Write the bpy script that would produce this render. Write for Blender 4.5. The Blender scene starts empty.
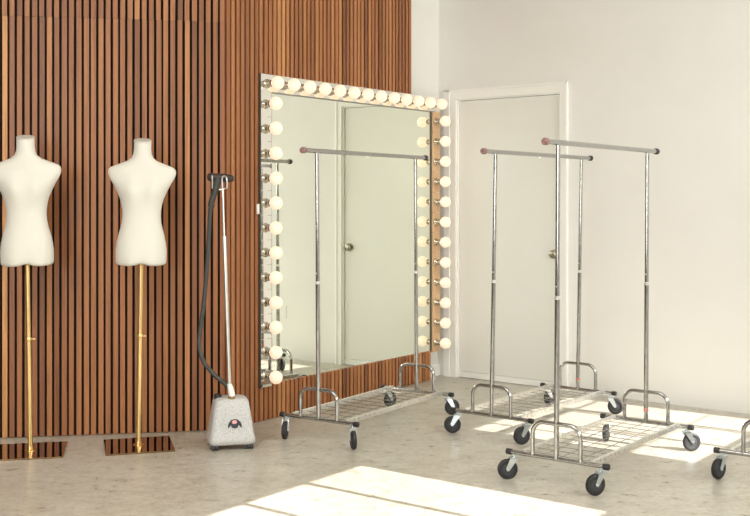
import bpy, bmesh, math, random
from mathutils import Vector, Matrix, Quaternion
PI = math.pi
R = math.radians
C = bpy.context.scene.collection
random.seed(7)

# ------------------------------------------------------------------ materials
def mat(name, col, rough=.5, metal=0., spec=.5, emit=None, estr=0., coat=0.):
    m = bpy.data.materials.new(name); m.use_nodes = True
    b = m.node_tree.nodes['Principled BSDF']
    b.inputs['Base Color'].default_value = (*col, 1)
    b.inputs['Roughness'].default_value = rough
    b.inputs['Metallic'].default_value = metal
    b.inputs['Specular IOR Level'].default_value = spec
    b.inputs['Coat Weight'].default_value = coat
    if emit:
        b.inputs['Emission Color'].default_value = (*emit, 1)
        b.inputs['Emission Strength'].default_value = estr
    return m

def nodes(m): return m.node_tree.nodes, m.node_tree.links, m.node_tree.nodes['Principled BSDF']

def noise(m, scale, detail=4, rough=.5, stretch=(1,1,1), dist=0.):
    n, l, b = nodes(m)
    tc = n.new('ShaderNodeTexCoord'); mp = n.new('ShaderNodeMapping')
    mp.inputs['Scale'].default_value = stretch
    t = n.new('ShaderNodeTexNoise')
    t.inputs['Scale'].default_value = scale; t.inputs['Detail'].default_value = detail
    t.inputs['Roughness'].default_value = rough; t.inputs['Distortion'].default_value = dist
    l.new(tc.outputs['Object'], mp.inputs['Vector']); l.new(mp.outputs['Vector'], t.inputs['Vector'])
    return t

def ramp(m, src, stops):
    n, l, b = nodes(m)
    r = n.new('ShaderNodeValToRGB')
    e = r.color_ramp.elements
    while len(e) < len(stops): e.new(.5)
    for k, (p, c) in enumerate(stops):
        e[k].position = p; e[k].color = (*c, 1)
    l.new(src, r.inputs['Fac'])
    return r

def mixc(m, a, b_, fac, mode='MIX'):
    n, l, b = nodes(m)
    x = n.new('ShaderNodeMix'); x.data_type = 'RGBA'; x.blend_type = mode
    if isinstance(fac, float): x.inputs[0].default_value = fac
    else: l.new(fac, x.inputs[0])
    for k, v in ((6, a), (7, b_)):
        if isinstance(v, tuple): x.inputs[k].default_value = (*v, 1)
        else: l.new(v, x.inputs[k])
    return x.outputs[2]

def bump(m, src, strength, dist=.01):
    n, l, b = nodes(m)
    x = n.new('ShaderNodeBump'); x.inputs['Strength'].default_value = strength; x.inputs['Distance'].default_value = dist
    l.new(src, x.inputs['Height']); l.new(x.outputs['Normal'], b.inputs['Normal'])

# wood slats: every slat carries its own tone, the grain runs up the slat
WOOD = mat('wood_slat', (.3,.12,.05), .45)
n, l, b = nodes(WOOD)
at = n.new('ShaderNodeAttribute'); at.attribute_name = 'tone'
rp = ramp(WOOD, at.outputs['Fac'], [(0,(.185,.067,.026)),(.35,(.315,.118,.042)),(.7,(.44,.184,.066)),(1,(.62,.305,.112))])
g = noise(WOOD, 30, 6, .6, (1.6,1.6,.05), .6)
gr = ramp(WOOD, g.outputs['Fac'], [(.25,(.60,.54,.50)),(.5,(1,1,1)),(.8,(1.22,1.26,1.28))])
c1 = mixc(WOOD, rp.outputs['Color'], gr.outputs['Color'], 1., 'MULTIPLY')
l.new(c1, b.inputs['Base Color']); bump(WOOD, g.outputs['Fac'], .15, .003)
FELT = mat('black_felt', (.026,.016,.010), .95, spec=.1)

WALL = mat('white_paint', (.83,.82,.785), .55, spec=.3)
t = noise(WALL, 3, 4); l = WALL.node_tree.links
l.new(ramp(WALL, t.outputs['Fac'], [(.3,(.825,.805,.765)),(.7,(.85,.83,.79))]).outputs['Color'], nodes(WALL)[2].inputs['Base Color'])
t = noise(WALL, 60, 3); bump(WALL, t.outputs['Fac'], .06, .004)
CEIL = mat('ceiling_paint', (.82,.81,.78), .8)
DARKWALL = mat('grey_paint', (.16,.155,.15), .8)
TRIM = mat('gloss_white_paint', (.92,.905,.86), .35)
DOORM = mat('door_paint', (.80,.775,.71), .4)
t = noise(DOORM, 2.2, 3); DOORM.node_tree.links.new(ramp(DOORM, t.outputs['Fac'], [(.3,(.80,.785,.725)),(.7,(.825,.81,.755))]).outputs['Color'], nodes(DOORM)[2].inputs['Base Color'])

FLOOR = mat('polished_stone', (.5,.45,.37), .28, spec=.5)
n, l, b = nodes(FLOOR)
t1 = noise(FLOOR, 1.1, 6, .6, (1,1,1), .8)
t2 = noise(FLOOR, 11, 9, .7, (1,1.25,1), .5)
t3 = noise(FLOOR, 38, 5, .7)
ca = ramp(FLOOR, t1.outputs['Fac'], [(.38,(.445,.405,.335)),(.62,(.515,.482,.412))])
cb = ramp(FLOOR, t2.outputs['Fac'], [(.42,(.83,.81,.775)),(.5,(1,1,1)),(.58,(1.09,1.09,1.09))])
cc = ramp(FLOOR, t3.outputs['Fac'], [(.40,(.90,.89,.87)),(.5,(1,1,1)),(.60,(1.07,1.07,1.07))])
x = mixc(FLOOR, ca.outputs['Color'], cb.outputs['Color'], .75, 'MULTIPLY')
x = mixc(FLOOR, x, cc.outputs['Color'], 1., 'MULTIPLY')
l.new(x, b.inputs['Base Color'])
rr = n.new('ShaderNodeMapRange'); rr.inputs[3].default_value = .20; rr.inputs[4].default_value = .40
l.new(t2.outputs['Fac'], rr.inputs[0]); l.new(rr.outputs[0], b.inputs['Roughness'])

CHROME = mat('chrome', (.6,.6,.59), .09, 1)
t = noise(CHROME, 90, 3, .6, (1,1,.35)); CHROME.node_tree.links.new(ramp(CHROME, t.outputs['Fac'], [(.35,(.38,.375,.365)),(.6,(.50,.495,.485))]).outputs['Color'], nodes(CHROME)[2].inputs['Base Color'])
ZINC = mat('galvanised_steel', (.74,.73,.70), .3, 1)
t = noise(ZINC, 70, 4, .7); ZINC.node_tree.links.new(ramp(ZINC, t.outputs['Fac'], [(.33,(.50,.49,.47)),(.5,(.86,.85,.82))]).outputs['Color'], nodes(ZINC)[2].inputs['Base Color'])
BLUEZINC = mat('zinc_plated_steel', (.62,.68,.72), .28, 1)
RUBBER = mat('black_rubber', (.018,.018,.019), .55)
GREYPLASTIC = mat('grey_plastic', (.04,.04,.042), .5)
BLACKCAP = mat('black_plastic_cap', (.02,.02,.021), .4)
PINKCAP = mat('faded_pink_plastic', (.40,.185,.165), .6)
t = noise(PINKCAP, 130, 2); PINKCAP.node_tree.links.new(ramp(PINKCAP, t.outputs['Fac'], [(.4,(.20,.095,.085)),(.62,(.36,.22,.20))]).outputs['Color'], nodes(PINKCAP)[2].inputs['Base Color'])
REDTAG = mat('red_sticker', (.60,.19,.15), .5)
MIRROR = mat('mirror_glass', (.93,.975,.89), .0, 1)
STRIPMIRROR = mat('strip_mirror', (.94,.925,.87), .015, 1)
TANREFL = mat('painted_tan_reflection', (.66,.43,.24), .35)  # tan reflection in the mirror tiles, painted as a plain colour
t = noise(TANREFL, 9, 4, .6, (1,1,.4)); TANREFL.node_tree.links.new(ramp(TANREFL, t.outputs['Fac'], [(.3,(.58,.36,.195)),(.7,(.70,.47,.27))]).outputs['Color'], nodes(TANREFL)[2].inputs['Base Color'])
DARKEDGE = mat('dark_mirror_edge', (.035,.036,.03), .35)
SEAM = mat('strip_seam', (.30,.28,.235), .45)
SOCKET = mat('nickel_socket', (.50,.46,.39), .22, 1)
BULB = mat('opal_glass', (.50,.47,.41), .3, emit=(1,.735,.51), estr=.80)
LINEN = mat('cream_cloth', (.70,.675,.60), .85, spec=.2)
t = noise(LINEN, 420, 2); bump(LINEN, t.outputs['Fac'], .12, .002)
NECKCAP = mat('pale_cap', (.60,.57,.50), .55)
BRASS = mat('brushed_brass', (.80,.58,.25), .3, 1)
PLATE = mat('polished_bronze', (.36,.24,.14), .05, 1)
GRANITE = mat('speckled_grey_plastic', (.5,.49,.48), .5)
t = noise(GRANITE, 140, 3, .7); GRANITE.node_tree.links.new(ramp(GRANITE, t.outputs['Fac'], [(.32,(.30,.30,.295)),(.44,(.50,.495,.48)),(.62,(.57,.565,.55)),(.75,(.70,.69,.67))]).outputs['Color'], nodes(GRANITE)[2].inputs['Base Color'])
HOSE = mat('dark_green_grey_hose', (.042,.045,.038), .45)
HANDLE = mat('dark_olive_plastic', (.035,.036,.026), .5)
HEADM = mat('dark_brown_plastic', (.04,.028,.024), .45)
WHITEPL = mat('white_plastic', (.80,.79,.75), .4)
STEEL = mat('pale_steel_tube', (.66,.655,.63), .3, 1)
OLDBRASS = mat('aged_brass', (.36,.25,.11), .4, 1)
LOGOBLACK = mat('black_print', (.03,.03,.04), .5)
LOGOPINK = mat('pink_print', (.74,.36,.36), .5)
KNOBM = mat('aged_nickel', (.36,.33,.26), .3, 1)

# ------------------------------------------------------------------ mesh helpers
def frame(d):
    d = d.normalized()
    a = Vector((0,0,1)) if abs(d.z) < .9 else Vector((1,0,0))
    x = d.cross(a).normalized(); y = d.cross(x).normalized()
    return x, y

def tube(bm, pts, r, seg=12, caps=True, mi=0):
    pts = [Vector(p) for p in pts]; N = len(pts)
    rs = r if isinstance(r, (list, tuple)) else [r]*N
    tang = []
    for i in range(N):
        a = pts[max(i-1,0)]; c = pts[min(i+1,N-1)]
        tang.append((c-a).normalized())
    x, y = frame(tang[0]); rings = []
    for i in range(N):
        if i:
            q = tang[i-1].rotation_difference(tang[i]); x = q @ x; y = q @ y
        rings.append([bm.verts.new(pts[i] + rs[i]*(math.cos(2*PI*k/seg)*x + math.sin(2*PI*k/seg)*y)) for k in range(seg)])
    fs = []
    for i in range(N-1):
        for k in range(seg):
            fs.append(bm.faces.new((rings[i][k], rings[i][(k+1)%seg], rings[i+1][(k+1)%seg], rings[i+1][k])))
    if caps:
        fs.append(bm.faces.new(rings[0][::-1])); fs.append(bm.faces.new(rings[-1]))
    for f in fs: f.material_index = mi
    return fs

def box(bm, c, s, M=None, mi=0):
    """box of centre c and size s, optionally turned by matrix M"""
    vs = []
    for i in (-.5,.5):
        for j in (-.5,.5):
            for k in (-.5,.5):
                v = Vector((c[0]+i*s[0], c[1]+j*s[1], c[2]+k*s[2]))
                vs.append(bm.verts.new(M @ v if M else v))
    fs = [bm.faces.new([vs[i] for i in q]) for q in ((0,1,3,2),(4,6,7,5),(0,4,5,1),(2,3,7,6),(0,2,6,4),(1,5,7,3))]
    for f in fs: f.material_index = mi
    return fs

def wbox(bm, P, d, s0, s1, o0, o1, z0, z1, mi=0):
    """box along a wall: P foot point, d direction, s along, o outward (right of d), z up"""
    nx, ny = d[1], -d[0]
    M = Matrix(((d[0], nx, 0, P[0]), (d[1], ny, 0, P[1]), (0,0,1,0), (0,0,0,1)))
    return box(bm, ((s0+s1)/2,(o0+o1)/2,(z0+z1)/2), (s1-s0,o1-o0,z1-z0), M, mi)

def lathe(bm, prof, seg=24, M=None, mi=0):
    """prof: list of (radius, height) about local z"""
    rings = []
    for r, z in prof:
        if r < 1e-6: v = Vector((0,0,z)); rings.append([bm.verts.new(M @ v if M else v)])
        else:
            ring = []
            for k in range(seg):
                v = Vector((r*math.cos(2*PI*k/seg), r*math.sin(2*PI*k/seg), z)); ring.append(bm.verts.new(M @ v if M else v))
            rings.append(ring)
    for a, c in zip(rings, rings[1:]):
        for k in range(seg):
            k2 = (k+1) % seg
            if len(a) == 1 and len(c) == 1: continue
            if len(a) == 1: f = bm.faces.new((a[0], c[k2], c[k]))
            elif len(c) == 1: f = bm.faces.new((a[k], a[k2], c[0]))
            else: f = bm.faces.new((a[k], a[k2], c[k2], c[k]))
            f.material_index = mi
    if len(rings[0]) > 1: bm.faces.new(rings[0][::-1]).material_index = mi
    if len(rings[-1]) > 1: bm.faces.new(rings[-1]).material_index = mi

def loft(bm, rings, cap=True):
    rv = [[bm.verts.new(v) for v in r] for r in rings]
    N = len(rv[0])
    for a, c in zip(rv, rv[1:]):
        for k in range(N):
            bm.faces.new((a[k], a[(k+1)%N], c[(k+1)%N], c[k]))
    if cap: bm.faces.new(rv[0][::-1]); bm.faces.new(rv[-1])

def obj(name, bm, mats, parent=None, smooth=True, angle=40, bevel=0.):
    bmesh.ops.recalc_face_normals(bm, faces=bm.faces[:])
    me = bpy.data.meshes.new(name); bm.to_mesh(me); bm.free()
    for m in (mats if isinstance(mats, (list, tuple)) else [mats]): me.materials.append(m)
    if smooth:
        me.polygons.foreach_set('use_smooth', [True]*len(me.polygons)); me.set_sharp_from_angle(angle=R(angle))
    o = bpy.data.objects.new(name, me); C.objects.link(o)
    if parent: o.parent = parent
    if bevel:
        md = o.modifiers.new('bevel', 'BEVEL'); md.width = bevel; md.segments = 2; md.limit_method = 'ANGLE'
    return o

def B(): return bmesh.new()

def thing(name, label, cat, loc=(0,0,0), rz=0, group=None):
    o = bpy.data.objects.new(name, None); C.objects.link(o); o.empty_display_size = .1
    o.location = loc; o.rotation_euler = (0,0,rz); o['label'] = label; o['category'] = cat
    if group: o['group'] = group
    return o

def tag(o, label, cat, group=None):
    o['label'] = label; o['category'] = cat
    if group: o['group'] = group
    return o

def struct(name, bm, m, parent=None, **k):
    o = obj(name, bm, m, parent, **k)
    if not parent: o['kind'] = 'structure'
    return o

# ------------------------------------------------------------------ layout of the room (metres)
A = (.59621, .80283)            # along the mirror wall, receding
NV = (.80283, -.59621)          # out of the mirror wall
O = (-.8928, 6.3906)            # outside corner of the slatted walls
LD = (.98549, .16975)           # along the left wall
BW = (math.cos(R(-38.9)), math.sin(R(-38.9)))          # along the white wall
W0 = (.5150, 8.4000)          # point of the white wall by the corner
H = 3.4                         # ceiling
def mp(s, o, z=0): return Vector((O[0]+A[0]*s+NV[0]*o, O[1]+A[1]*s+NV[1]*o, z))
MW = mp(0, 0)                   # foot of mirror wall

bm = B(); box(bm, (-.3, 3.0, -.05), (9.6, 14.4, .1)); struct('floor', bm, FLOOR, smooth=False)
bm = B()
poly = [(-5.1,-4.2), (-1.99,-5.37), (6.23,5.71), (6.23,10.2), (-5.1,10.2)]
lo = [bm.verts.new((x, y, H)) for x, y in poly]; hi = [bm.verts.new((x, y, H+.1)) for x, y in poly]
bm.faces.new(lo); bm.faces.new(hi[::-1])
for k in range(5): bm.faces.new((lo[k], lo[(k+1)%5], hi[(k+1)%5], hi[k]))
struct('ceiling', bm, CEIL, smooth=False)

# slatted cladding: lower run of battens, a butt joint at 2.44 m, an upper run
def slats(bm, P, d, s0, s1, ztop_fn, pitch=.0415, w=.0275, depth=.022, joint=True, hole=None):
    lay = bm.faces.layers.float.new('tone') if 'tone' not in bm.faces.layers.float else bm.faces.layers.float['tone']
    k = 0; s = s0
    while s + w <= s1 + 1e-4:
        zt = ztop_fn(s)
        runs = [(.004, min(2.438 if zt > 2.5 else zt, zt))]
        if zt > 2.5: runs.append((2.4395, zt))
        tn = min(1, max(0, random.gauss(.41, .20)))
        if not joint: runs = [(.004, zt)]
        if hole and s+w > hole[0] and s < hole[1]: runs = [(.004, hole[2])] + ([(hole[3], zt)] if zt > 2.5 else [])
        for (z0, z1) in runs:
            if joint: tn = min(1, max(0, random.gauss(.41, .20)))
            dj = random.uniform(-.0012,.0012)
            for f in wbox(bm, P, d, s+dj, s+dj+w+random.uniform(-.001,.001), -depth, random.uniform(-.001,.0008), z0, z1): f[lay] = tn
        s += pitch

LL = 3.2
LP = (O[0]-LD[0]*LL, O[1]-LD[1]*LL)
bm = B(); wbox(bm, LP, LD, -.2, LL-.06, -.24, -.052, 0, H); wl = struct('wall_left', bm, WALL, smooth=False)
bm = B(); wbox(bm, LP, LD, -.1, LL-.012, -.052, -.022, 0, H); obj('felt_backing', bm, FELT, wl, smooth=False)
bm = B(); slats(bm, LP, LD, .0155, LL-.002, lambda s: H); obj('wood_slats', bm, WOOD, wl, smooth=False)
bm = B(); wbox(bm, MW, A, .05, 2.75, -.25, -.084, 0, H); wb = struct('wall_back', bm, WALL, smooth=False)
bm = B(); wbox(bm, MW, A, .022, 1.965, -.084, -.022, 0, H); wbox(bm, MW, A, 1.965, 2.232, -.084, -.022, 0, 1.95); obj('felt_backing', bm, FELT, wb, smooth=False)
HOLE = (.2895, 2.335, .222, 2.145)
bm = B(); slats(bm, MW, A, .012, 1.972, lambda s: H, joint=False, hole=HOLE); slats(bm, MW, A, 1.972+.004, 2.245, lambda s: 1.95, joint=False, hole=HOLE); obj('wood_slats', bm, WOOD, wb, smooth=False)

# white wall with the door opening
bm = B()
D0, D1, DZ = .157, 1.058, 2.148
wbox(bm, W0, BW, -.35, D0, -.2, 0, 0, H); wbox(bm, W0, BW, D1, 6.6, -.2, 0, 0, H); wbox(bm, W0, BW, D0, D1, -.2, 0, DZ, H)
struct('wall_right', bm, WALL, smooth=False)
bm = B()
for (s0, s1, z0, z1) in ((D0-.112, D0-.004, 0, DZ+.078), (D1+.004, D1+.064, 0, DZ+.078), (D0-.004, D1+.004, DZ+.004, DZ+.078)):
    wbox(bm, W0, BW, s0, s1, 0, .016, z0, z1)
wbox(bm, W0, BW, D0-.112, D0-.06, .016, .024, 0, DZ+.078)
wbox(bm, W0, BW, D1+.045, D1+.064, .016, .024, 0, DZ+.078)
wbox(bm, W0, BW, D0-.112, D1+.064, .016, .024, DZ+.062, DZ+.078)
struct('trim_1', bm, TRIM, smooth=False)            # door casing
bm = B()
wbox(bm, W0, BW, D0, D0+.006, -.2, -.0, 0, DZ); wbox(bm, W0, BW, D1-.006, D1, -.2, -.0, 0, DZ); wbox(bm, W0, BW, D0+.006, D1-.006, -.2, -.0, DZ-.006, DZ)
struct('trim_2', bm, TRIM, smooth=False)            # door lining
bm = B(); wbox(bm, W0, BW, D0+.009, D1-.009, -.06, -.022, .05, DZ-.010); door = struct('door_1', bm, DOORM, smooth=False)
bm = B(); wbox(bm, W0, BW, D0+.009, D1-.009, -.062, -.014, .004, .047); obj('threshold', bm, TRIM, door, smooth=False)
def knob(bm, s, z):
    p = Vector((W0[0]+BW[0]*s, W0[1]+BW[1]*s, z)); nd = Vector((BW[1], -BW[0], 0))
    M = Matrix.Translation(p - nd*.022) @ Vector((0,0,1)).rotation_difference(nd).to_matrix().to_4x4()
    lathe(bm, [(.034,0),(.034,.005),(.020,.008),(.018,.014),(.026,.018),(.031,.026),(.030,.036),(.020,.043),(0,.045)], 24, M)
bm = B(); knob(bm, 1.001, .98); obj('door_handle', bm, KNOBM, door)
bm = B(); wbox(bm, MW, A, 2.262, 2.455, -.084, -.072, 0, .09); struct('baseboard_back', bm, TRIM, smooth=False)

# sunlit wall with two high windows, facing the mirror wall (outside the frame)
BWALL = 1.5
SP = (NV[0]*BWALL, NV[1]*BWALL)        # foot point, a measured along A
Z0, Z1 = 2.10, 2.99
def sbox(bm, a0, a1, o0, o1, z0, z1): return wbox(bm, SP, A, a0, a1, o0, o1, z0, z1)
wins = [(3.10, 4.42), (5.50, 6.86)]
bm = B()
sbox(bm, -5.5, 8.3, 0, .12, 0, Z0); sbox(bm, -5.5, 8.3, 0, .12, Z1, 5.2)
edges = [-5.5] + [e for w in wins for e in w] + [8.3]
for a0, a1 in zip(edges[0::2], edges[1::2]): sbox(bm, a0, a1, 0, .12, Z0, Z1)
struct('wall_window', bm, WALL, smooth=False)
for i, (a0, a1) in enumerate(wins):
    bm = B()
    sbox(bm, a0-.02, a0+.012, .03, .07, Z0, Z1); sbox(bm, a1-.012, a1+.02, .03, .07, Z0, Z1)
    sbox(bm, a0, a1, .03, .07, Z0-.02, Z0+.012); sbox(bm, a0, a1, .03, .07, Z1-.012, Z1+.02)
    for k in (1, 2):
        a = a0 + (a1-a0)*k/3; sbox(bm, a-.018, a+.018, .035, .06, Z0, Z1)
    if i == 1:
        for z, h in ((2.35, .002), (2.815, .007)): sbox(bm, a0, a1, .046, .054, z-h, z+h)
    struct('window_%d' % (i+1), bm, TRIM, smooth=False)
# back and side walls behind the camera
bm = B(); box(bm, (-4.15, 1.1, H/2), (.2, 9.6, H)); struct('wall_side', bm, DARKWALL, smooth=False)
bm = B()
box(bm, (-2.5, -3.6, .4), (3.8, .2, .8)); box(bm, (-2.5, -3.6, 3.2), (3.8, .2, .4)); box(bm, (-4.0, -3.6, 1.9), (.8, .2, 2.2)); box(bm, (-.75, -3.6, 1.9), (.7, .2, 2.2))
struct('wall_front', bm, DARKWALL, smooth=False)
bm = B()
for x in (-3.58, -2.35, -1.12): box(bm, (x, -3.6, 1.9), (.05, .06, 2.2))
for z in (.83, 1.95, 2.97): box(bm, (-2.35, -3.6, z), (2.46, .05, .05))
struct('window_3', bm, TRIM, smooth=False)  # unseen window frame, added to go with the fill behind the camera

# ------------------------------------------------------------------ vanity mirror
S0, S1, ZB, ZT = .2888, 2.330, .209, 2.160
vm = thing('vanity_mirror', 'large wall mirror ringed by glowing globe bulbs on the wood slat wall', 'mirror', (*mp((S0+S1)/2, 0)[:2], ZB), math.atan2(A[1], A[0]))
# local frame of the mirror: x along A, y = -outward, z up from the lower edge
SC = (S0+S1)/2
def mbx(bm, s0, s1, o0, o1, z0, z1, mi=0):
    return box(bm, ((s0+s1)/2-SC, -(o0+o1)/2, (z0+z1)/2-ZB), (s1-s0, o1-o0, z1-z0), None, mi)
bm = B(); mbx(bm, S0+.001, S1-.03, -.0215, -.016, ZB+.02, ZT-.022); obj('backing_board', bm, DARKEDGE, vm, smooth=False)
bm = B(); mbx(bm, S0+.014, S1-.1045, -.0158, -.012, ZB+.001, ZT-.023); obj('mirror_glass', bm, MIRROR, vm, smooth=False)
ST = .006
NT = 13; NS = 12
zl = [.279 + (1.971-.279)*k/(NS-1) for k in range(NS)]
def strip(name, segs, m):
    bm = B()
    for (a, b_, c, d) in segs: mbx(bm, a+.0012, b_-.0012, -.0115, ST, c+.0012, d-.0012)
    return obj(name, bm, m, vm, smooth=False)
zs = [ZB] + [(zl[k]+zl[k+1])/2 for k in range(NS-1)] + [ZT-.11]
strip('light_strip', [(S0+.014, S0+.115, zs[k], zs[k+1]) for k in range(NS)], STRIPMIRROR)
strip('light_strip', [(S0+.014, S1, ZT-.11, ZT)], STRIPMIRROR)
o = strip('light_strip', [(S1-.098, S1, zs[k], zs[k+1]) for k in range(NS)], TANREFL); o['label'] = 'far-side light strip of mirror tiles, tan reflection painted on'
bm = B(); mbx(bm, S1-.104, S1-.099, -.0158, -.006, ZB, ZT-.112); obj('dark_edging', bm, DARKEDGE, vm, smooth=False)
bm = B(); mbx(bm, S0, S0+.013, -.0158, .010, ZB, ZT); obj('dark_edging', bm, DARKEDGE, vm, smooth=False)
bm = B(); mbx(bm, S0-.021, S0-.002, .0012, .012, 1.288, 1.350); o = obj('mounting_bracket', bm, WHITEPL, vm, smooth=False, bevel=.002); o['label'] = 'small white tab at the left edge'
bm = B(); mbx(bm, S0+.118, S1-.106, -.0115, .006, ZT-.1145, ZT-.1105); obj('strip_edging', bm, SEAM, vm, smooth=False)
bm = B(); mbx(bm, S0+.1155, S0+.1175, -.0115, .006, ZB, ZT-.1145); obj('strip_edging', bm, SEAM, vm, smooth=False)
# sockets and globes: one mesh each, copied around
bm = B(); M = Matrix.Rotation(PI/2, 4, 'X')
lathe(bm, [(.030,0),(.030,.004),(.022,.008),(.0195,.012),(.0195,.026),(.022,.028),(.022,.032),(.019,.034),(.017,.044),(.0,.044)], 20, M)
socket0 = obj('light_socket', bm, SOCKET, vm)
bm = B()
pr = [(.0,-.046),(.014,-.046),(.0145,-.039)] + [(.041*math.cos(R(a)), .041*math.sin(R(a))) for a in range(-66, 90, 6)] + [(0,.041)]
lathe(bm, pr, 28, Matrix.Translation((0,-.087,0)) @ M)
bulb0 = obj('globe_bulb', bm, BULB, socket0)
spots = [(.347, z) for z in zl] + [(.363 + (2.225-.363)*k/(NT-1), 2.100) for k in range(NT)] + [(2.271, z+.003) for z in zl]
for k, (s, z) in enumerate(spots):
    if k == 0: so = socket0
    else:
        so = socket0.copy(); C.objects.link(so); so.parent = vm
        bo = bulb0.copy(); C.objects.link(bo); bo.parent = so
    so.location = (s-SC, -ST, z-ZB)

# ------------------------------------------------------------------ dress forms
def dress_form(label, loc, rz, h_shift, tilt, plate_rz, plate, tsc):
    root = thing('dress_form', label, 'mannequin', loc, rz, 'cream dress forms along the slatted wall')
    k = 1/178.
    prof = [(138,8.5,.046,0),(146,8.5,.047,0),(151,9.0,.050,0),(155,10.6,.054,0),(158,14,.057,0),(160.5,20,.060,0),(163,26.2,.062,0),(165,30.8,.064,0),
            (166.8,32.5,.066,0),(169.2,33.1,.069,0),(172.5,32.9,.075,0),(177,31.0,.083,.006),(182,28.2,.089,.014),(187,25.7,.090,.022),(192,23.4,.089,.022),(197.5,21.2,.086,.014),(203,19.8,.083,.006),
            (209,18.9,.080,0),(215,18.7,.079,0),(221,19.2,.081,0),(228,20.7,.086,0),(235,22.6,.092,0),(242,24.0,.097,0),(250,24.9,.100,0),(257,24.9,.099,0),(262,24.7,.097,0),(264.3,24.2,.092,0),(265.3,22.5,.08,0)]
    N = 56; rings = []
    ztop = 1.38 + (199.1-138)/1071*6.011 + h_shift
    for (y, hw, dp, bust) in prof:
        z = ztop - (y-138)/178.*tsc; ring = []
        low = min(1, max(0, (y-240)/22))
        for q in range(N):
            t = 2*PI*q/N; cs, sn = math.cos(t), math.sin(t)
            e = .86 if y > 153 else 1.
            x = hw*k*math.copysign(abs(cs)**e, cs); yy = dp*math.copysign(abs(sn)**(.92 if y > 172 else 1.), sn)
            if y > 160 and y < 176: yy *= 1 - .28*abs(x/(hw*k))**2      # thin shoulder ends
            if sn < 0:
                yy -= bust*(math.exp(-((x-.062)/.045)**2) + math.exp(-((x+.062)/.045)**2))*min(1,-sn*2)
                yy -= .010*low*(math.exp(-((x-.07)/.05)**2) + math.exp(-((x+.07)/.05)**2))*(-sn)
            else:
                yy += .016*math.exp(-((y-248)/14)**2)*sn; yy -= .012*math.exp(-((y-212)/14)**2)*sn
            zz = z + low*(.013*math.exp(-(x/.032)**2) + .005*max(0,(abs(x)/(hw*k)))**6)
            zz += yy*.29*max(0, min(1, (150-y)/12))
            ring.append(Vector((x, yy, zz)))
        rings.append(ring)
    bm = B(); loft(bm, rings); to = obj('torso', bm, LINEN, root, angle=60)
    NT_ = Matrix.Translation((0,0,ztop)) @ Matrix.Rotation(R(16),4,'X') @ Matrix.Translation((0,0,-ztop))
    bm = B(); lathe(bm, [(.0478,ztop-.004),(.0485,ztop-.001),(.0485,ztop+.004),(.046,ztop+.007),(0,ztop+.008)], 40, NT_); obj('neck_cap', bm, NECKCAP, root)
    # centre and side seams
    bm = B()
    pts = []
    for ring, pr_ in zip(rings[2:-4], prof[2:-4]): pts.append(ring[3*N//4] + Vector((0,.0012,0)))
    tube(bm, pts, .0017, 6); obj('front_seam', bm, LINEN, to)
    zb = rings[-1][0].z
    bm = B(); tube(bm, [(0,0,.010),(0,0,.62)], .0142, 20); tube(bm, [(0,0,.62),(0,0,zb+.05)], .0128, 20); obj('pole', bm, BRASS, root)
    bm = B(); lathe(bm, [(.0165,.606),(.0185,.609),(.0185,.622),(.0165,.626)], 20); tube(bm, [(.016,0,.615),(.034,0,.615)], [.004,.005], 10); obj('height_knob', bm, BRASS, root)
    bm = B(); lathe(bm, [(.030,.0088),(.030,.012),(.018,.016),(.0165,.034),(.0135,.036)], 24); obj('pole_collar', bm, BRASS, root)
    bm = B(); box(bm, (0,0,.0045), (plate, plate, .009)); pl = obj('base_plate', bm, PLATE, root, smooth=False, bevel=.0015)
    pl.rotation_euler = (0,0,plate_rz-rz)
    root.rotation_euler = (0, tilt, rz)
    for o in (pl,):     # the plate lies flat, only the stem leans
        o.rotation_euler = (Matrix.Rotation(-tilt,3,'Y') @ Matrix.Rotation(plate_rz-rz,3,'Z')).to_euler()
    return root
dress_form('cream dress form on brass pole beside the garment steamer', (-1.320, 5.98, .0), R(12), -.019, R(.75), R(15.8), .37, .97)
dress_form('cream dress form at the left, cut off by the photo edge', (-1.882, 5.848, .0), R(14), -.009, R(-.85), R(12.3), .37, .975)

# ------------------------------------------------------------------ garment steamer
YS = 5.98
stm = thing('garment_steamer', 'grey speckled garment steamer on casters with dark hose against the slatted wall', 'garment steamer', (-.806, YS, 0), R(14))
def P(px, py, dy=0.):
    """a point of the steamer from where it shows, in its own turned frame"""
    Y = YS + dy; w = Vector(((px-375)/1071*Y + .806, dy, 1.38-(py-199.14)/1071*Y))
    return Matrix.Rotation(-R(14), 3, 'Z') @ w
def rrect(w, d, z, r, n=6, cy=0):
    out = []
    for (sx, sy, a0) in ((1,1,0),(-1,1,90),(-1,-1,180),(1,-1,270)):
        for q in range(n+1):
            a = R(a0 + 90*q/n); out.append(Vector((sx*(w/2-r)+r*math.cos(a), cy+sy*(d/2-r)+r*math.sin(a), z)))
    return out
bm = B()
loft(bm, [rrect(.245,.215,.030,.03), rrect(.262,.232,.040,.035), rrect(.264,.234,.062,.035), rrect(.250,.222,.082,.032), rrect(.236,.208,.13,.03), rrect(.216,.188,.20,.03), rrect(.196,.168,.262,.03), rrect(.182,.152,.278,.03), rrect(.150,.12,.287,.03)])
bmesh.ops.scale(bm, vec=(.97,.97,.965), verts=bm.verts[:])
body = obj('water_tank', bm, GRANITE, stm, angle=50)
for cx_ in (-.095, .095):
    for cy_ in (-.085, .075):
        bm = B()
        for dx in (-.011, .011):
            tube(bm, [(cx_+dx-.008,cy_,.019),(cx_+dx+.008,cy_,.019)], .019, 16)
        box(bm, (cx_, cy_, .03), (.014,.02,.02))
        obj('caster', bm, GREYPLASTIC, stm)
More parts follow.
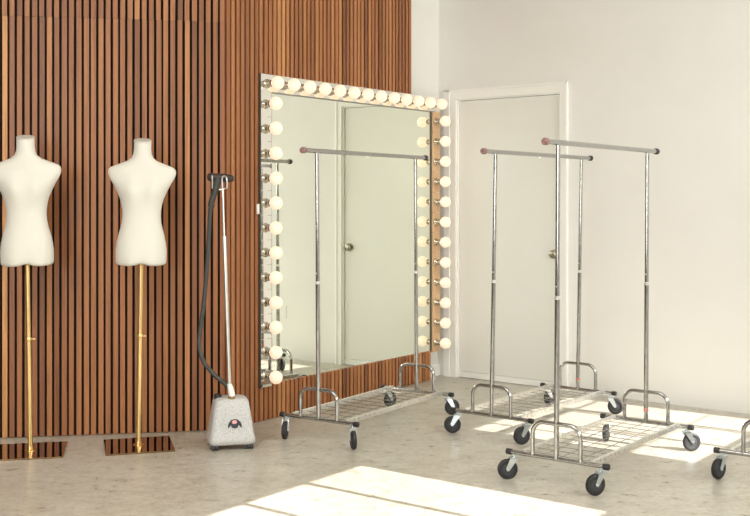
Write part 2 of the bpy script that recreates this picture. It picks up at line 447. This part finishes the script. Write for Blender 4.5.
# emblem: dark winged mark with a pink centre, on the sloping front
FT = Matrix.Translation((0.012,-.0995,.146)) @ Matrix.Rotation(R(-8), 4, 'X')
def flat(bm, pts, y0=-.0, th=.0018):
    lo = [bm.verts.new(FT @ Vector((x, y0, z))) for x, z in pts]; hi = [bm.verts.new(FT @ Vector((x, y0-th, z))) for x, z in pts]
    bm.faces.new(lo); bm.faces.new(hi[::-1])
    for q in range(len(pts)): bm.faces.new((lo[q], lo[(q+1)%len(pts)], hi[(q+1)%len(pts)], hi[q]))
bm = B()
flat(bm, [(-.036,-.026),(-.038,-.008),(-.030,.008),(-.018,.021),(-.006,.024),(.008,.024),(.020,.019),(.031,.007),(.038,-.010),(.036,-.027),(.027,-.014),(.020,-.008),(.017,-.020),(.006,-.026),(-.008,-.025),(-.018,-.019),(-.021,-.008),(-.028,-.014)])
em = obj('emblem', bm, LOGOBLACK, stm, smooth=False); em['label'] = 'dark winged emblem with pink centre'
bm = B(); flat(bm, [(.0145*math.cos(2*PI*q/20)-.002, .0105*math.sin(2*PI*q/20)+.009) for q in range(20)], -.0018); obj('emblem_centre', bm, LOGOPINK, em, smooth=False)
bm = B(); q = P(231.8, 401, -.045); q2 = P(231.6, 396, -.045)
tube(bm, [q-Vector((0,0,.018)), q-Vector((0,0,.004)), q, q2], [.024,.024,.019,.019], 20); obj('brass_fitting', bm, OLDBRASS, stm)
bm = B(); tube(bm, [P(231.8,400,-.045), P(231.8,394,-.042), P(230.6,388.5,-.034), P(229.2,384,-.02)], [.017,.018,.0165,.013], 16); obj('elbow', bm, WHITEPL, stm)
bm = B(); tube(bm, [P(217.8,401,-.01), P(217.8,394,-.01)], .021, 16); obj('filler_cap', bm, BLACKCAP, stm)
bm = B()
tube(bm, [P(229.6,388,-.025), P(224.2,236,.02)], .0108, 14); low = obj('stand_pole', bm, STEEL, stm)
bm = B(); tube(bm, [P(224.3,238,.02), P(222.6,190,.035)], .0054, 12); obj('upper_pole', bm, STEEL, stm)
bm = B()
hk = [P(222.6,191,.035), P(222.0,181,.033), P(222.4,177.5,.032), P(224,175.9,.03), P(225.9,177,.028), P(226.7,179.6,.027), P(226.8,186.2,.027), P(226,188.3,.028), P(223.5,189,.03), P(219.2,189.8,.012)]
def smooth_path(pts, n=5):
    out = []
    for i in range(len(pts)-1):
        p0 = pts[max(i-1,0)]; p1 = pts[i]; p2 = pts[i+1]; p3 = pts[min(i+2,len(pts)-1)]
        for q in range(n):
            t = q/n
            out.append(.5*((2*p1)+(p2-p0)*t+(2*p0-5*p1+4*p2-p3)*t*t+(3*p1-p0-3*p2+p3)*t**3))
    out.append(pts[-1]); return out
tube(bm, smooth_path(hk), .0042, 8); obj('hook', bm, STEEL, stm)
bm = B()
tube(bm, smooth_path([P(210.6,205,.03), P(209.4,222,.035), P(208.4,246,.04), P(206.4,275,.04), P(203.8,303,.04), P(200.4,328,.035), P(199.3,345,.03), P(202.8,360,.015), P(212.5,373,.0), P(224,383,-.015), P(229.6,389,-.028)]), .0118, 14)
obj('hose', bm, HOSE, stm)
bm = B()
tube(bm, smooth_path([P(218.5,179,.045), P(216.2,187,.04), P(213.2,197,.035), P(210.9,204,.03)],4), [.021,.021,.021,.020,.019,.0185,.018,.018,.0175,.017,.017,.0165,.016], 16)
tube(bm, [P(211.8,203.5,.03), P(210.9,206.5,.03)], .0195, 16)
hd = obj('handle', bm, HANDLE, stm)
bm = B()
tube(bm, [P(207.3,177,.055), P(207.9,177,.055), P(209.5,177,.055), P(226,178,.055), P(231,178.6,.055), P(233.2,178.9,.055), P(233.9,179,.055)], [.010,.017,.0235,.0235,.021,.016,.009], 18)
obj('steam_head', bm, HEADM, stm)
bm = B(); tube(bm, [P(212.2,175.5,.022), P(212.3,188.5,.028)], .0042, 8); obj('head_bracket', bm, STEEL, stm)

# ------------------------------------------------------------------ rolling clothes racks
L, Wd, zd, zr, RL = 1.0766, .5268, .133, 1.6523, 1.3455
def caster_meshes():
    bm = B()
    lathe(bm, [(.008,.0),(.008,-.020),(.022,-.021),(.022,-.026),(.016,-.030)], 16)
    for s in (-1,1):    # the two cheeks of the fork, leaning back to the axle (local +x = trail)
        vs = [(-.020,-.024),(.020,-.024),(.042,-.078),(.036,-.090),(.026,-.088)]
        lo = [bm.verts.new((x, s*.0165, z)) for x, z in vs]; hi = [bm.verts.new((x, s*.019, z)) for x, z in vs]
        bm.faces.new(lo); bm.faces.new(hi[::-1])
        for q in range(5): bm.faces.new((lo[q], lo[(q+1)%5], hi[(q+1)%5], hi[q]))
    tube(bm, [(.032,-.024,-.083),(.032,.024,-.083)], .0055, 10)
    box(bm, (0,0,-.027), (.040,.038,.005))
    fork = bm
    bm = B(); M = Matrix.Rotation(PI/2, 4, 'X')
    lathe(bm, [(.028,-.010),(.034,-.0125),(.044,-.0125),(.049,-.009),(.050,-.004),(.050,.004),(.049,.009),(.044,.0125),(.034,.0125),(.028,.010)], 36, M, 0)
    lathe(bm, [(.010,-.0145),(.0285,-.0105),(.0285,.0105),(.010,.0145)], 24, M, 1)
    return fork, bm
fb, wbm = caster_meshes()
fork_me = None; wheel_me = None
def rack(label, x, y, t, lean, casters, caps):
    global fork_me, wheel_me
    root = thing('clothes_rack', label, 'clothes rack', (x, y, 0), t, 'chrome rolling clothes racks')
    lu, lv = lean
    tz = zr - zd
    for s in (-1, 1):
        bm = B(); tube(bm, [(s*L/2,-Wd/2+.012,zd),(s*L/2,Wd/2-.012,zd)], .0112, 16); et = obj('end_tube', bm, CHROME, root)
        for v in (-1, 1):
            bm = B(); tube(bm, [(s*L/2,v*(Wd/2-.020),zd),(s*L/2,v*(Wd/2-.016),zd),(s*L/2,v*(Wd/2+.008),zd),(s*L/2,v*(Wd/2+.010),zd)], [.0135,.0148,.0148,.012], 16); obj('end_cap', bm, BLACKCAP, et)
        # hoop
        r = .060; hv = .128; ht = .168
        pts = [(0,-hv,0)] + [(0,-hv,ht-r*k/3.) for k in (3,)] 
        pts = [Vector((s*L/2, -hv, zd)), Vector((s*L/2,-hv,zd+ht-r))]
        for q in range(1,9): a = PI - PI/2*q/8; pts.append(Vector((s*L/2, -hv+r+r*math.cos(a), zd+ht-r+r*math.sin(a))))
        for q in range(0,9): a = PI/2 - PI/2*q/8; pts.append(Vector((s*L/2, hv-r+r*math.cos(a), zd+ht-r+r*math.sin(a))))
        pts.append(Vector((s*L/2, hv, zd)))
        bm = B(); tube(bm, pts, .0108, 14); obj('hoop', bm, CHROME, root)
        # upright: lower tube, slimmer upper tube that carries the rail
        def U(z): f = (z-zd)/tz; return Vector((s*L/2+lu*f, lv*f, z))
        bm = B(); tube(bm, [U(zd), U(.90)], .0128, 18); up = obj('upright', bm, CHROME, root)
        bm = B(); tube(bm, [U(.895), U(zr)], .0112, 18); obj('upper_tube', bm, CHROME, up)
        bm = B(); tube(bm, [U(.898), U(.915)], .0140, 18)
        obj('locking_collar', bm, ZINC, up)
        bm = B(); c = U(.96); tube(bm, [c, c+Vector((-.014,0,0))], .004, 8); obj('locking_pin', bm, ZINC, up)
        if s == 1 and caps != 'plain':
            bm = B(); tube(bm, [U(zd+.060), U(zd+.074)], .0133, 18); o = obj('sticker', bm, REDTAG, up); o['label'] = 'red sticker'
    bm = B(); tube(bm, [(-RL/2+lu,lv,zr),(RL/2+lu,lv,zr)], .0128, 18); rl = obj('hanging_rail', bm, CHROME, root)
    bm = B(); tube(bm, [(lu-.02,lv,zr-.012),(lu-.02,lv,zr-.018)], .004, 8); obj('rail_pin', bm, ZINC, rl)
    for s, m_ in ((-1, PINKCAP), (1, GREYPLASTIC)):
        bm = B(); tube(bm, [(s*(RL/2-.022)+lu,lv,zr),(s*(RL/2-.018)+lu,lv,zr),(s*(RL/2+.004)+lu,lv,zr),(s*(RL/2+.010)+lu,lv,zr)], [.0150,.0178,.0178,.014], 20)
        o = obj('rail_cap', bm, m_, rl)
        if s == -1: o['label'] = 'faded pink rail cap'
    for v in (-1, 1):
        bm = B(); box(bm, (0, v*.186, zd+.004), (L-.01, .020, .026)); 
        box(bm, (0, v*.186-v*.009, zd-.006), (L-.03, .004, .018))
        obj('side_rail', bm, ZINC, root, smooth=False, bevel=.003)
    bm = B()
    for q in range(12): u = -L/2 + L*(q+.5)/12; tube(bm, [(u,-.186,zd+.004),(u,.186,zd+.004)], .0019, 6)
    for q in range(3): v = -.186 + .372*(q+1)/4; tube(bm, [(-L/2,v,zd-.001),(L/2,v,zd-.001)], .0019, 6)
    obj('wire_deck', bm, CHROME, root)
    for (su, sv), ang in zip(((-1,1),(-1,-1),(1,1),(1,-1)), casters):
        if fork_me is None:
            co = obj('caster', fb, BLUEZINC, root); fork_me = co.data
            wo = obj('wheel', wbm, [RUBBER, GREYPLASTIC], co); wheel_me = wo.data
        else:
            co = bpy.data.objects.new('caster', fork_me); C.objects.link(co); co.parent = root
            wo = bpy.data.objects.new('wheel', wheel_me); C.objects.link(wo); wo.parent = co
        co.location = (su*L/2, sv*Wd/2*.88, zd); co.rotation_euler = (0,0,R(ang)-t)
        wo.location = (.032, 0, -.083)
    return root
rack('chrome rolling rack in front of the lit mirror, standing along the slatted wall', -.0247, 6.5197, .9903, (-.0127,.0016), (-98,-78,42,24), 'plain')
rack('chrome rolling rack before the white door, between the mirror rack and the front rack', 1.0016, 6.6041, .9126, (.0109,-.0210), (172,200,30,-22), 'tag')
rack('nearest chrome rolling rack, whole in view, with the highest rail', 1.1943, 5.5709, .9257, (.0173,-.0007), (183,203,245,12), 'tag')
ct, sn = math.cos(.9257), math.sin(.9257)
nl = (1.6951, 5.3238)
rack('chrome rolling rack at the right photo edge, only its corner caster and hoop showing', nl[0]+L/2*ct+Wd/2*sn, nl[1]+L/2*sn-Wd/2*ct, .9257, (0,0), (218,200,30,12), 'plain')

# wall outlet
bm = B(); wbox(bm, W0, BW, 1.658, 1.728, 0.0005, .006, .345, .460)
o = tag(obj('outlet_plate', bm, WALL, smooth=False, bevel=.002), 'small white outlet plate low on the white wall right of the door', 'outlet')
for z in (.378, .427):
    bm = B(); wbox(bm, W0, BW, 1.677, 1.709, .0062, .008, z-.014, z+.014); obj('receptacle', bm, WALL, o, smooth=False)

# ------------------------------------------------------------------ light
w = bpy.data.worlds.new('World'); bpy.context.scene.world = w; w.use_nodes = True
w.node_tree.nodes['Background'].inputs['Color'].default_value = (.78,.88,1,1)
w.node_tree.nodes['Background'].inputs['Strength'].default_value = 1.2
sd = bpy.data.lights.new('sun', 'SUN'); sd.energy = 14.5; sd.angle = R(.2); sd.color = (1,.975,.93)
so = bpy.data.objects.new('sun', sd); C.objects.link(so)
el = math.atan(.6)
d = Vector((-NV[0]*math.cos(el), -NV[1]*math.cos(el), -math.sin(el)))
so.rotation_euler = d.to_track_quat('-Z', 'Y').to_euler()
def area(name, loc, direction, sx, sy, e, col):
    a = bpy.data.lights.new(name, 'AREA'); a.shape = 'RECTANGLE'; a.size = sx; a.size_y = sy; a.energy = e; a.color = col
    o = bpy.data.objects.new(name, a); C.objects.link(o); o.location = loc
    o.rotation_euler = Vector(direction).to_track_quat('-Z', 'Z').to_euler(); return o
def sp(a, o, z): return Vector((SP[0]+A[0]*a-NV[0]*o, SP[1]+A[1]*a-NV[1]*o, z))
area('back_fill', (-2.35,-3.45,1.9), (.25,1,-.02), 2.4, 2.1, 185, (1,.988,.945))  # frontal fill added behind the camera, in an assumed opening
area('ceiling_fill', (-1.6, 2.4, H-.03), (0,.0,-1), 2.6, 2.6, 135, (1,.978,.92))  # overhead fill added to lift the floor, no known fixture
for k, (a0, a1) in enumerate(wins):
    area('window_daylight', sp((a0+a1)/2, .03, (Z0+Z1)/2), (-NV[0],-NV[1],-.25), a1-a0, Z1-Z0, 75, (.975,1,.97))

# ------------------------------------------------------------------ camera
cd = bpy.data.cameras.new('camera'); cam = bpy.data.objects.new('camera', cd); C.objects.link(cam)
cam.location = (0,0,1.38); cam.rotation_euler = (PI/2,0,0)
cd.sensor_fit = 'HORIZONTAL'; cd.sensor_width = 36; cd.lens = 1071*36/750; cd.shift_y = -(258-199.14)/750
cd.clip_start = .05
sc = bpy.context.scene; sc.camera = cam
sc.view_settings.view_transform = 'Standard'; sc.view_settings.look = 'None'; sc.view_settings.exposure = -.04; sc.view_settings.gamma = 1; sc.view_settings.use_curve_mapping = False
